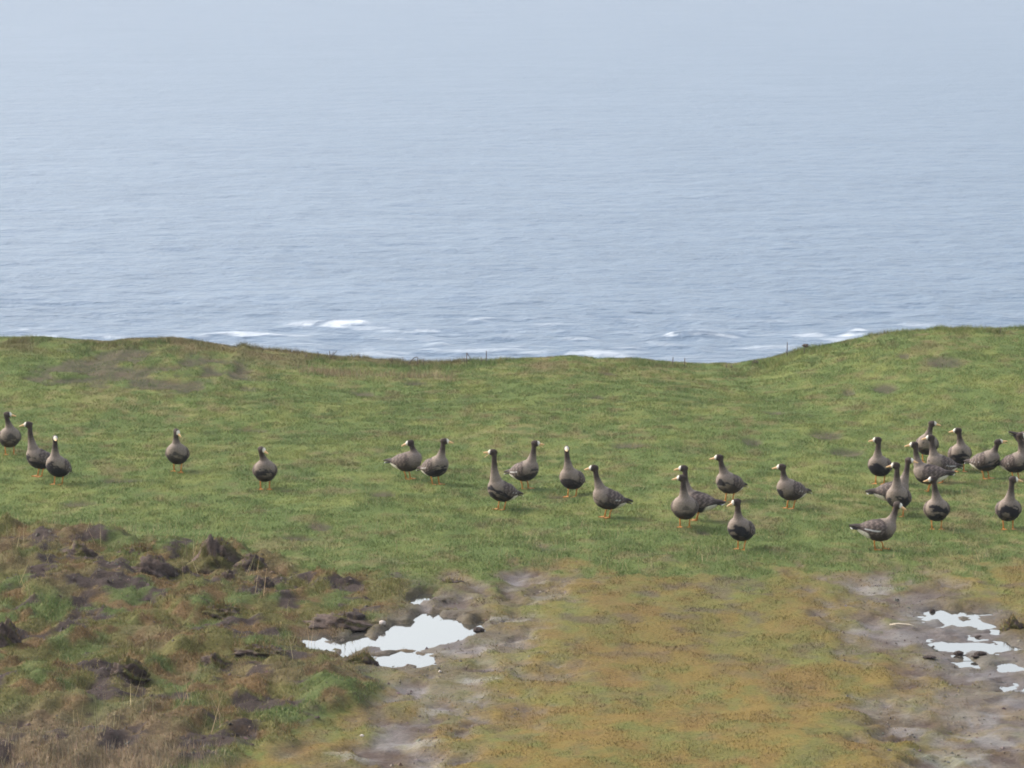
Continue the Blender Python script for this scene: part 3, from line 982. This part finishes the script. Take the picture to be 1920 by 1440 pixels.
stalk(1507, 660, [[(0, -4), (1, 8), (2, 16)]], 'stalk with a round dark umbel on the right hillside', head=(3, 15, 6))
stalk(1876, 618, [[(0, -4), (0, 6), (0, 12)]], 'lone stub stalk on top of the right hill')

# ------------------------------------------------------------------ geese
M_PLUME = mat_attr('plumage', 'plume', rough=0.75, spec=0.15, noise_scale=55.0, noise_amt=0.36, detail=4)
M_BILL = mat_plain('bill_horn', (0.66, 0.40, 0.19), 0.45, 0.4, 30.0, 0.15)
M_LEG = mat_plain('orange_leg', (0.44, 0.175, 0.032), 0.6, 0.3, 40.0, 0.25)
M_EYE = mat_plain('dark_eye', (0.012, 0.008, 0.006), 0.15, 0.6, 10.0, 0.1)

B_X = np.array([-0.290, -0.26, -0.215, -0.15, -0.07, 0.02, 0.10, 0.16, 0.200, 0.222])
B_HH = np.array([0.010, 0.032, 0.062, 0.098, 0.130, 0.144, 0.138, 0.111, 0.070, 0.024])
B_HW = np.array([0.020, 0.048, 0.079, 0.116, 0.146, 0.158, 0.150, 0.121, 0.078, 0.028])
B_CZ = np.array([0.040, 0.030, 0.016, 0.004, -0.004, -0.006, 0.000, 0.012, 0.022, 0.026])
ZC = 0.250

def bezier(p0, p1, p2, p3, n):
    out = []
    for i in range(n):
        t = i / (n - 1)
        out.append(p0 * (1 - t) ** 3 + p1 * 3 * t * (1 - t) ** 2 + p2 * 3 * t * t * (1 - t) + p3 * t ** 3)
    return out

def ellipsoid(c, ax, ay, az, a, b, d, nu=14, nv=10):
    rings = []
    for i in range(1, nv):
        th = math.pi * i / nv
        rings.append([c + ax * (-math.cos(th) * a) + (ay * math.cos(f) * b + az * math.sin(f) * d) * math.sin(th)
                      for f in [2 * math.pi * k / nu for k in range(nu)]])
    return rings_mesh(rings)

def goose(px, feet, top, body_dir, head_dir, head_px, label, pitch=18, head_pitch=0, belly=0.7, gape=0.0, line=0.5, stride=0.0, pale=1.0, plump=1.0, fwd=0.15, tip=True, seed=0):
    rnd = random.Random(900 + seed)
    gx0, gy0, gz0 = place(px, feet)
    s = px_per_m(gy0)
    tall = (feet - top) / s
    root = link('goose', None)
    root.location = (gx0, gy0, gz0 - 0.003)
    hd = R(body_dir)
    root.rotation_euler = (0, 0, hd)
    tag(root, label, 'goose', 'geese grazing on the clifftop')
    # --- skeleton in the goose's own frame: x forward, y left, z up
    pr = R(pitch)
    def body(v):      # body frame to goose frame
        return Vector((v[0] * math.cos(pr) - v[2] * math.sin(pr), v[1], ZC + v[0] * math.sin(pr) + v[2] * math.cos(pr)))
    rings = []
    for i in range(len(B_X)):
        rings.append([body((B_X[i], math.cos(a) * B_HW[i] * plump, B_CZ[i] + math.sin(a) * B_HH[i] * plump)) for a in [2 * math.pi * k / 18 for k in range(18)]])
    parts = [rings_mesh(rings)]
    wx, wy = (head_px - px) / s, fwd * math.sin(hd)
    hx = wx * math.cos(hd) + wy * math.sin(hd)
    hy = -wx * math.sin(hd) + wy * math.cos(hd)
    hc = Vector((hx, hy, tall - 0.046))
    hr = R(head_dir) - hd
    hp = R(head_pitch)
    ax = Vector((math.cos(hr) * math.cos(hp), math.sin(hr) * math.cos(hp), math.sin(hp)))
    ay = Vector((-math.sin(hr), math.cos(hr), 0))
    az = ax.cross(ay)
    p0 = body((0.115, 0, 0.035))
    nape = hc - ax * 0.022 - az * 0.012
    L = (nape - p0).length
    up = Vector((0, 0, 1))
    p1 = p0 + (body((0.6, 0, 0.8)) - body((0, 0, 0))).normalized() * L * 0.36
    p2 = nape - (up * 0.9 - ax * 0.12 + (nape - p0).normalized() * 0.5).normalized() * L * 0.34
    path = bezier(p0, p1, p2, nape, 14)
    rad = [float(np.interp(i / 13, [0, 0.15, 0.35, 0.6, 0.85, 1], [0.098, 0.085, 0.060, 0.041, 0.034, 0.034])) for i in range(14)]
    parts.append(tube(path, rad, 14))
    parts.append(ellipsoid(hc, ax, ay, az, 0.066, 0.040, 0.047))
    parts.append(ellipsoid(hc + ax * 0.038 - az * 0.008, ax, ay, az, 0.036, 0.026, 0.028))
    for sd_ in (-1, 1):       # feathered thighs
        parts.append(ellipsoid(Vector((-0.005 + sd_ * stride * 0.3, sd_ * 0.068, 0.175)), Vector((0, 0, 1)), Vector((1, 0, 0)), Vector((0, 1, 0)), 0.062, 0.045, 0.036))
    V, Fc = join(parts)
    raw = py_mesh('raw', V, Fc)
    tmp = bpy.data.objects.new('tmp', raw)
    COL.objects.link(tmp)
    rm = tmp.modifiers.new('r', 'REMESH')
    rm.mode = 'VOXEL'
    rm.voxel_size = 0.0105
    sm = tmp.modifiers.new('s', 'SMOOTH')
    sm.factor = 0.5
    sm.iterations = 4
    dg = bpy.context.evaluated_depsgraph_get()
    me = bpy.data.meshes.new_from_object(tmp.evaluated_get(dg))
    bpy.data.objects.remove(tmp)
    bpy.data.meshes.remove(raw)
    me.name = 'body'
    me.polygons.foreach_set('use_smooth', [True] * len(me.polygons))
    nv = len(me.vertices)
    v = np.zeros(nv * 3)
    me.vertices.foreach_get('co', v)
    v = v.reshape(-1, 3)
    # --- plumage
    bx = v[:, 0] * math.cos(pr) + (v[:, 2] - ZC) * math.sin(pr)
    bz = -v[:, 0] * math.sin(pr) + (v[:, 2] - ZC) * math.cos(pr)
    by = v[:, 1]
    pa = np.array([tuple(q) for q in path])
    d2 = ((v[:, None, :] - pa[None]) ** 2).sum(2)
    tn = d2.argmin(1) / 13.0
    dn = np.sqrt(d2.min(1))
    hv = v - np.array(hc)
    hX, hZ = hv @ np.array(ax), hv @ np.array(az)
    hdist = np.sqrt((hv ** 2).sum(1))
    sd0 = seed * 7.3
    brn, grey, dark = np.array((0.058, 0.042, 0.036)), np.array((0.195, 0.153, 0.122)) * pale, np.array((0.050, 0.035, 0.028))
    black, white = np.array((0.022, 0.018, 0.021)), np.array((0.68, 0.62, 0.53))
    n1_ = fbm(bx * 14 + sd0, by * 14 + bz * 9, 501 + seed, 3)
    n2_ = fbm(by * 9 + sd0, bz * 32, 521 + seed, 3)
    col = mix(brn, grey, smooth(0.04, 0.14, bx + 0.35 * bz + (n1_ - 0.5) * 0.06))
    flank = fbm(bx * 55 + bz * 25 + sd0, by * 3, 541, 2)
    col = mix(col, col * 1.5, smooth(0.58, 0.72, flank) * (1 - smooth(0.02, 0.1, bx)) * 0.6)
    lim = 0.016 - 0.055 * (1 - belly) - 0.05 * np.abs(by) / 0.14
    bl = (1 - smooth(-0.016, 0.016, bz - lim + (n1_ - 0.5) * 0.10)) * smooth(-0.13, -0.06, bx)
    bars = smooth(0.47 - 0.13 * belly, 0.57 - 0.13 * belly, n2_)
    col = mix(col, black, bl * (0.12 + 0.88 * bars) * min(1, 0.35 + belly))
    col = mix(col, brn * 0.8, smooth(0.055, 0.095, bz) * (1 - smooth(0.06, 0.12, bx)))
    col = mix(col, white, (1 - smooth(-0.155, -0.125, bx + 0.35 * bz)) * (1 - smooth(0.01, 0.04, bz)) * float(tip))
    neck = (tn > 0.12) & (v[:, 2] > ZC + 0.03)
    ncol = mix(grey, dark, smooth(0.30, 0.72, tn + (n1_ - 0.5) * 0.08))
    col = np.where(neck[:, None], ncol, col)
    isl = hdist < 0.085
    isl &= (tn > 0.7)
    col = np.where(isl[:, None], dark * (1.0 + 0.5 * (n1_[:, None] - 0.5)), col)
    bz_w = smooth(0.034, 0.043, hX + 0.14 * (hZ - 0.01)) * (hdist < 0.11) * (tn > 0.6)
    col = mix(col, white, bz_w)
    set_color(me, 'plume', col)
    link('body', me, M_PLUME, root)
    # --- bill
    def bill_piece(z0, hh0, hw0, drop, Ln):
        rr = []
        for f_, sc in ((0, 1.0), (0.3, 0.84), (0.6, 0.62), (0.85, 0.48), (1.0, 0.22)):
            c_ = hc + ax * (0.054 + Ln * f_) + az * (-0.012 + z0 - drop * f_)
            rr.append([c_ + ay * math.cos(a) * hw0 * sc + az * math.sin(a) * hh0 * sc for a in [2 * math.pi * k / 10 for k in range(10)]])
        return rings_mesh(rr)
    link('bill', py_mesh('bill', *bill_piece(0.004, 0.019, 0.017, 0.016 - gape * 0.02, 0.074)), M_BILL, root)
    if gape > 0:
        b_ = link('lower_bill', py_mesh('lower_bill', *bill_piece(-0.012, 0.007, 0.013, 0.020 + gape * 0.03, 0.062)), M_BILL, root)
    for sd_ in (-1, 1):
        link('eye', py_mesh('eye', *ellipsoid(hc + ax * 0.012 + ay * sd_ * 0.037 + az * 0.012, ax, ay, az, 0.0075, 0.005, 0.0075, 8, 6)), M_EYE, root)
    # --- folded wings: a shell lying on the flank, tapering to the primary tips beyond the tail
    for sd_ in (-1, 1):
        nu_, nvv = 30, 17
        Vw, cw = [], []
        for shell in (0, 1):
            for i in range(nu_):
                u = i / (nu_ - 1)
                X = 0.115 - u * 0.475
                hh = float(np.interp(X, [-0.36, -0.29, *B_X[2:]], [0.012, 0.030, *B_HH[2:]])) * plump
                hw = float(np.interp(X, [-0.36, -0.29, *B_X[2:]], [0.018, 0.042, *B_HW[2:]])) * plump
                cz = float(np.interp(X, [-0.36, -0.29, *B_X[2:]], [0.060, 0.050, *B_CZ[2:]]))
                roundf = min(1.0, math.sin(min(u / 0.14, 1.0) * math.pi / 2) + 0.05)
                a_hi = R(38 + 44 * min(1, u * 2.2))
                a_lo = R(-8 - 16 * math.sin(min(1, u * 1.4) * math.pi) + 14 * u)
                am = (a_hi + a_lo) / 2
                a0, a1 = am + (a_lo - am) * roundf, am + (a_hi - am) * roundf
                for j in range(nvv):
                    w_ = j / (nvv - 1)
                    a = a0 + (a1 - a0) * w_
                    edge_ = math.sin(math.pi * w_) ** 0.5
                    off = (0.004 + 0.013 * edge_ * min(1, u * 6)) * (1 if shell == 0 else -0.6)
                    Vw.append(body((X, sd_ * math.cos(a) * (hw + off), cz + math.sin(a) * (hh + off))))
                    k_ = fbm(np.array([X * 60 + 12 * w_ + sd0]), np.array([w_ * 5.0]), 561, 2)[0]
                    scal = math.sin((X * 95 + math.cos(w_ * 22) * 1.2 + seed))
                    c_ = np.array((0.068, 0.051, 0.043)) * (0.85 + 0.5 * k_)
                    if u < 0.70 and scal > 0.45: c_ = c_ * 2.1
                    if u > 0.66: c_ = c_ * 0.55
                    if 0.20 < u < 0.62 and j == 4 and line > 0.2 + 0.9 * k_: c_ = np.array((0.55, 0.53, 0.50)) * (0.5 + 0.5 * line)
                    cw.append(c_)
        Fw = []
        o2 = nu_ * nvv
        for i in range(nu_ - 1):
            for j in range(nvv - 1):
                q = (i * nvv + j, i * nvv + j + 1, (i + 1) * nvv + j + 1, (i + 1) * nvv + j)
                Fw.append(q if sd_ > 0 else q[::-1])
                q2 = tuple(k + o2 for k in q)
                Fw.append(q2[::-1] if sd_ > 0 else q2)
        rim_ = [(i * nvv) for i in range(nu_)] + [((nu_ - 1) * nvv + j) for j in range(1, nvv)] + [(i * nvv + nvv - 1) for i in range(nu_ - 2, -1, -1)] + [j for j in range(nvv - 2, 0, -1)]
        for k in range(len(rim_)):
            a, b = rim_[k], rim_[(k + 1) % len(rim_)]
            q = (a, b, b + o2, a + o2)
            Fw.append(q[::-1] if sd_ > 0 else q)
        wm = py_mesh('wing', Vw, Fw)
        set_color(wm, 'plume', np.array(cw))
        link('wing', wm, M_PLUME, root)
    # --- tail: a short fan, dark with a pale tip
    Vt, ct = [], []
    nt_ = 9
    for lay in (0.007, -0.007):
        for f_ in (0, 0.5, 0.85, 1.0):
            for j in range(nt_):
                a = (j / (nt_ - 1) - 0.5) * 2
                wd = 0.045 + 0.03 * f_
                ln = 0.105 * f_ * (1 - 0.22 * a * a)
                Vt.append(body((-0.245 - ln, a * wd, 0.036 - 0.012 * a * a + 0.012 * f_ + lay * (1 - 0.6 * f_))))
                ct.append(np.array((0.60, 0.58, 0.55)) if f_ == 1.0 and tip else np.array((0.040, 0.034, 0.033)) * (1 + 0.4 * math.sin(j * 3.1)))
    Ft = []
    o2 = 4 * nt_
    for i in range(3):
        for j in range(nt_ - 1):
            q = (i * nt_ + j, (i + 1) * nt_ + j, (i + 1) * nt_ + j + 1, i * nt_ + j + 1)
            Ft.append(q)
            Ft.append(tuple(k + o2 for k in q)[::-1])
    rim_ = [j for j in range(nt_)] + [i * nt_ + nt_ - 1 for i in (1, 2, 3)] + [3 * nt_ + j for j in range(nt_ - 2, -1, -1)] + [i * nt_ for i in (2, 1)]
    for k in range(len(rim_)):
        a, b = rim_[k], rim_[(k + 1) % len(rim_)]
        Ft.append((a, b, b + o2, a + o2))
    tm = py_mesh('tail', Vt, Ft, False)
    set_color(tm, 'plume', np.array(ct))
    link('tail', tm, M_PLUME, root)
    # --- legs and webbed feet
    for sd_ in (-1, 1):
        fx = 0.012 + sd_ * stride
        V1, F1 = tube([(-0.005 + sd_ * stride * 0.35, sd_ * 0.066, 0.20), (-0.02 + sd_ * stride * 0.6, sd_ * 0.064, 0.125), (fx - 0.012, sd_ * 0.062, 0.075), (fx, sd_ * 0.060, 0.012)],
                      [0.018, 0.011, 0.0085, 0.0095], 8)
        leg = link('leg', py_mesh('leg', V1, F1), M_LEG, root)
        toes = [(0.078, sd_ * 0.060 + 0.042), (0.092, sd_ * 0.060), (0.078, sd_ * 0.060 - 0.042)]
        hl = (fx - 0.018, sd_ * 0.060)
        pts = [hl, (fx + 0.005, sd_ * 0.060 + 0.012), (fx + toes[0][0], toes[0][1]), (fx + 0.062, sd_ * 0.06 + 0.02), (fx + toes[1][0], toes[1][1]),
               (fx + 0.062, sd_ * 0.06 - 0.02), (fx + toes[2][0], toes[2][1]), (fx + 0.005, sd_ * 0.060 - 0.012)]
        Vf = [(a, b, 0.016 if i in (0, 1, 7) else 0.008) for i, (a, b) in enumerate(pts)] + [(a, b, -0.004) for a, b in pts]
        Ff = [tuple(range(7, -1, -1)), tuple(range(8, 16))] + [(i, (i + 1) % 8, (i + 1) % 8 + 8, i + 8) for i in range(8)]
        link('foot', py_mesh('foot', Vf, Ff, False), M_LEG, leg)
    return root

GEESE = [
    # px, feet, top, body, head, head px, label, options
    (18, 852, 768, -78, -8, 17, 'goose cut by the left edge of the frame, looking right', dict(pitch=24, belly=0.35, line=0)),
    (76, 893, 787, -148, -172, 55, 'goose with orange bill turned left, second from the left edge', dict(pitch=22, belly=0.85)),
    (110, 908, 812, -112, -78, 106, 'goose third from the left edge, facing the camera, overlapping its neighbour', dict(pitch=26, belly=0.6)),
    (333, 884, 800, -95, -52, 333, 'lone goose front on, walking with one orange foot forward, left of centre', dict(pitch=26, belly=0.4, stride=0.06, head_pitch=-20)),
    (497, 917, 833, -88, -38, 492, 'lone upright goose, front on, head turned right, second of the two loners', dict(pitch=26, belly=0.55, head_pitch=-12)),
    (764, 898, 822, -28, -168, 769, 'goose looking back left over its tail, left one of the pair at centre', dict(pitch=12, belly=0.3, line=0, head_pitch=-8)),
    (816, 908, 818, -48, -10, 834, 'goose with white rump, looking right, right one of the pair at centre', dict(pitch=20, belly=0.75, line=0.6)),
    (941, 955, 838, -138, 178, 924, 'calling goose with open bill facing left, in the middle of the picture', dict(pitch=22, belly=0.8, gape=1.0)),
    (984, 916, 822, -42, -14, 1004, 'goose with white wing flecks looking right, behind the calling goose', dict(pitch=18, belly=0.5, line=0.8, gape=0.4)),
    (1073, 928, 828, -116, -88, 1062, 'goose staring straight at the camera with round white forehead', dict(pitch=20, belly=0.5)),
    (1140, 970, 868, -152, 180, 1113, 'goose with long bill pointing left and dark tail stretched right', dict(pitch=20, belly=0.45, line=0.7)),
    (1308, 976, 870, 172, 180, 1281, 'side on goose with bright white rump, half hidden behind another goose', dict(pitch=12, belly=0.4, line=0.0)),
    (1284, 988, 885, -97, 180, 1277, 'plump pale breasted goose standing in front of the white rumped one', dict(pitch=24, belly=0.12, line=0, pale=1.05, plump=1.05)),
    (1368, 940, 848, -130, 180, 1347, 'goose looking left above and behind the dark bellied goose', dict(pitch=20, belly=0.6)),
    (1483, 953, 866, -138, 176, 1464, 'goose standing alone left of the right hand flock, looking left', dict(pitch=18, belly=0.65)),
    (1390, 1030, 930, -114, -166, 1379, 'dark bellied goose stepping with a bright orange foot, nearest of the middle group', dict(pitch=22, belly=0.95, stride=0.05, head_pitch=-12)),
    (1647, 1030, 938, -4, -32, 1683, 'nearest goose of the right flock, side on, with a white wing line', dict(pitch=4, belly=0.0, line=1.0, head_pitch=-14, stride=0.05)),
    (1756, 992, 888, -93, -164, 1746, 'black bellied goose front on with orange bill turned left, front of the flock', dict(pitch=22, belly=1.0, pale=1.1)),
    (1890, 992, 888, -88, -12, 1897, 'black bellied goose front on, looking right, near the right edge', dict(pitch=22, belly=1.0)),
    (1650, 907, 815, -112, 176, 1643, 'leftmost goose of the right flock, neck bent, looking left', dict(pitch=20, belly=0.9)),
    (1685, 968, 862, -108, 178, 1677, 'goose with rounded pale breast behind the nearest side on goose', dict(pitch=24, belly=0.6)),
    (1674, 956, 855, -6, -26, 1704, 'goose looking right, mostly hidden behind the pale breasted one', dict(pitch=12, belly=0.5, line=0.0)),
    (1742, 922, 826, 178, 178, 1713, 'side on goose with white rump and long dark wing tips in the flock', dict(pitch=8, belly=0.5, line=0.0)),
    (1738, 866, 785, -92, -18, 1746, 'hindmost goose of the right flock, head turned right', dict(pitch=24, belly=0.4)),
    (1764, 904, 812, -150, 180, 1743, 'goose with white edged wing looking left, just below the hindmost one', dict(pitch=18, belly=0.4, line=0.8)),
    (1799, 884, 798, -84, 176, 1793, 'pale breasted goose looking left, at the back of the flock', dict(pitch=22, belly=0.7, pale=1.1)),
    (1848, 897, 820, -42, 2, 1870, 'goose stretching its neck right with bill raised', dict(pitch=16, belly=0.6, head_pitch=14, gape=0.3)),
    (1904, 900, 808, -44, -16, 1912, 'brown goose cut by the right edge, beside the one stretching its neck', dict(pitch=18, belly=0.5, line=0.4)),
    (1934, 858, 782, 6, 0, 1960, 'goose at the right edge showing only its dark wing tips', dict(pitch=-10, belly=0.4, line=0.0, tip=False)),
]
for i, (px, feet, top, bd, hdn, hpx, lab, opt) in enumerate(GEESE):
    goose(px, feet, top, bd, hdn, hpx, lab, seed=i, **opt)

# ------------------------------------------------------------------ sea air
def haze_box():
    x0, x1, y0, y1, z0, z1 = -45000, 45000, -70, SEA_REACH + 200, SEA_Z - 5, CAM_Z + 2.5
    V = [(x, y, z) for z in (z0, z1) for (x, y) in ((x0, y0), (x1, y0), (x1, y1), (x0, y1))]
    Fc = [(3, 2, 1, 0), (4, 5, 6, 7), (0, 1, 5, 4), (1, 2, 6, 5), (2, 3, 7, 6), (3, 0, 4, 7)]
    m = bpy.data.materials.new('sea_air')
    m.use_nodes = True
    t = m.node_tree
    t.nodes.clear()
    out = t.nodes.new('ShaderNodeOutputMaterial')
    pv = t.nodes.new('ShaderNodeVolumePrincipled')
    pv.inputs['Color'].default_value = (0.43, 0.495, 0.575, 1)
    pv.inputs['Density'].default_value = HAZE
    pv.inputs['Anisotropy'].default_value = 0.0
    t.links.new(pv.outputs[0], out.inputs['Volume'])
    o = link('haze', py_mesh('haze', V, Fc, False), m)
    tag(o, 'thin pale sea haze filling the air', None, None, 'stuff')
HAZE = 0.00027
haze_box()
